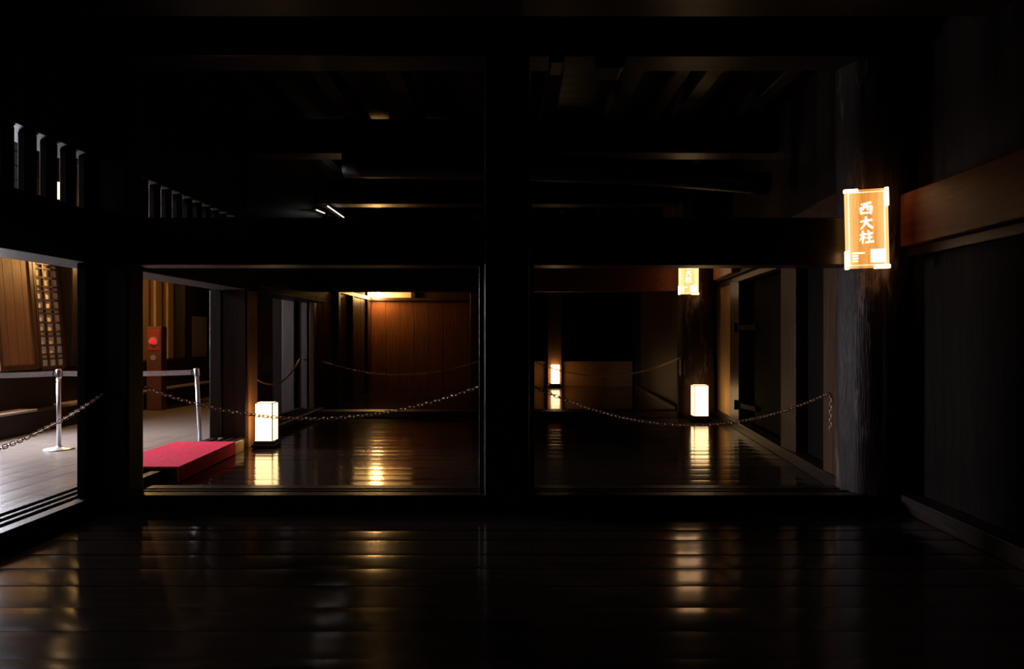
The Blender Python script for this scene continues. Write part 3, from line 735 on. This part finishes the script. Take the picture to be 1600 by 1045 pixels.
barrier_chain('chain hung across the near left opening, before the bright corridor floor', P(163, 614, 5.80), Vector((-3.20, 2.4, 0.92)), 0.27, na=(0, 1, 0), nb=(0, -1, 0))
barrier_chain('chain sagging from the corner pillar to the central pillar, before the left lantern', P(228, 606, 6.1), P(752, 603, 6.05), 0.262, na=(-1, 0, 0), nb=(1, 0, 0))
barrier_chain('chain sagging between central pillar and right post, with a hanging loose end', P(831, 602, 6.05), P(1297, 613, 6.80), 0.315, 0.34, na=(-1, 0, 0), nb=(1, 0.3, 0))
barrier_chain('thin chain across the far left room, below the lit board wall', P(503, 564, 12.6), P(752, 563, 12.4), 0.235, na=(-1, 0, 0), nb=(1, 0, 0))
barrier_chain('thin chain passing before the farthest lantern to the far round pillar', P(815, 556, 12.4), P(1062, 559, 12.2), 0.32, 0.28, na=(-1, 0, 0), nb=(1, 0, 0))
a, b = P(400, 592, 9.52), P(468, 561, 12.9)
t = thing('draped_rope', a, 'orange rope drooping from the pillar behind the left lantern', 'rope')
pts = []
for i in range(31):
    u = i / 30; pts.append(a.lerp(b, u) + Vector((0, 0, -4 * 0.22 * u * (1 - u))))
MB().tube(pts, 0.011, 8).build('rope_strand', ROPE, t)
for p, d in ((a, Vector((0, -1, 0))), (b, Vector((0, 1, 0)))):
    MB().tube([p - d * 0.01, p + d * 0.05], 0.014, 10).build('end_cap', IRON, t)

# ------------------------------------------------------------------ steel queue barriers in the corridor
def make_post(label):
    t = thing('barrier_post', (0, 0, 0), label, 'barrier post', 'steel retractable belt posts')
    m = MB(); m.lathe((0, 0, 0), [(0.17, 0), (0.17, 0.008), (0.155, 0.018), (0.05, 0.030), (0.03, 0.045), (0.026, 0.05)], 40); m.build('base_plate', STEEL, t)
    m = MB(); m.lathe((0, 0, 0), [(0.025, 0.045), (0.025, 0.90)], 24); m.build('post_tube', STEEL, t)
    m = MB(); m.lathe((0, 0, 0), [(0.033, 0.875), (0.034, 0.885), (0.034, 0.965), (0.030, 0.975), (0.01, 0.978)], 24); m.build('belt_head', STEEL, t)
    return t
pA = make_post('steel belt post standing on the bright corridor floor at far left')
pB = copy_tree(pA); pC = copy_tree(pA)
A_ = Vector((P(92, 0, 8.95).x, 8.95, 0)); pA.location = A_
B_ = Vector((P(313, 0, 9.25).x, 9.25, 0)); pB.location = B_; pB.rotation_euler = (0, math.radians(-2.8), 0)
pB['label'] = 'leaning steel belt post behind the red carpeted step'
pC.location = (-6.6, 8.5, 0); pC['label'] = 'steel belt post nearest the outer wall, at the end of the left belt'
topB = Vector((B_.x - 0.93 * math.sin(math.radians(2.8)), B_.y, 0.925))
def belt(a, b, label, sag=0.012, tw=0.0):
    t = thing('barrier_belt', (a + b) / 2, label, 'belt', 'pale belts between the steel posts'); d = (b - a).normalized(); a = a + d * 0.041; b = b - d * 0.048
    m = MB(); side = d.cross(Vector((0, 0, 1))).normalized()
    for i in range(16):
        u, v = i / 16, (i + 1) / 16
        p = a.lerp(b, u) - Vector((0, 0, 4 * sag * u * (1 - u))); q = a.lerp(b, v) - Vector((0, 0, 4 * sag * v * (1 - v)))
        z = Vector((0, 0, 0.031))
        m.poly([p - z, q - z, q + z, p + z], side * 0.002)
    m.build('webbing', BELT, t)
    m = MB(); M_ = d * 0.02
    m.poly([b - M_ - Vector((0, 0, 0.034)) - side * 0.006, b + M_ * 0.3 - Vector((0, 0, 0.034)) - side * 0.006, b + M_ * 0.3 + Vector((0, 0, 0.034)) - side * 0.006, b - M_ + Vector((0, 0, 0.034)) - side * 0.006], side * 0.014)
    m.build('end_clip', GREY, t); return t
belt(A_ + Vector((0, 0, 0.925)), topB, 'pale belt stretched between the two steel posts, behind the corner pillar')
belt(Vector((-6.6, 8.5, 0.925)), A_ + Vector((0, 0, 0.925)), 'pale belt running left from the far left steel post out of view')

# ------------------------------------------------------------------ red carpeted step over the sill
st = thing('carpeted_step', (-3.5, 7.75, 0), 'low wooden step covered in red carpet, bridging the left door sill', 'step')
m = MB()
ya, yb = 6.95, 8.58
m.poly([(-3.92, ya, 0.135), (-3.145, ya, 0.135), (-3.225, yb, 0.135), (-3.92, yb, 0.135)], (0, 0, 0.018))
m.poly([(-3.145, ya, 0.008), (-3.225, yb, 0.008), (-3.225, yb, 0.135), (-3.145, ya, 0.135)], (-0.015, 0, 0))
m.poly([(-3.92, ya, 0.008), (-3.92, yb, 0.008), (-3.92, yb, 0.135), (-3.92, ya, 0.135)], (0.015, 0, 0))
m.build('carpet', CARPET, st)
m = MB()
m.box(-3.905, -3.76, ya + 0.01, yb - 0.01, 0.0, 0.134); m.poly([(-3.27, ya + 0.01, 0.0), (-3.162, ya + 0.01, 0.0), (-3.242, yb - 0.01, 0.0), (-3.27, yb - 0.01, 0.0)], (0, 0, 0.134))
m.box(-3.76, -3.27, ya + 0.01, yb - 0.01, 0.122, 0.134)
m.build('wooden_core', BZ, st)
MB().poly([(-3.272, yb + 0.005, 0.0), (-3.225, yb + 0.005, 0.0), (-3.235, yb + 0.30, 0.0), (-3.272, yb + 0.30, 0.0)], (0, 0, 0.13)).build('bare_end_board', YEL, st, 0.004, 1)
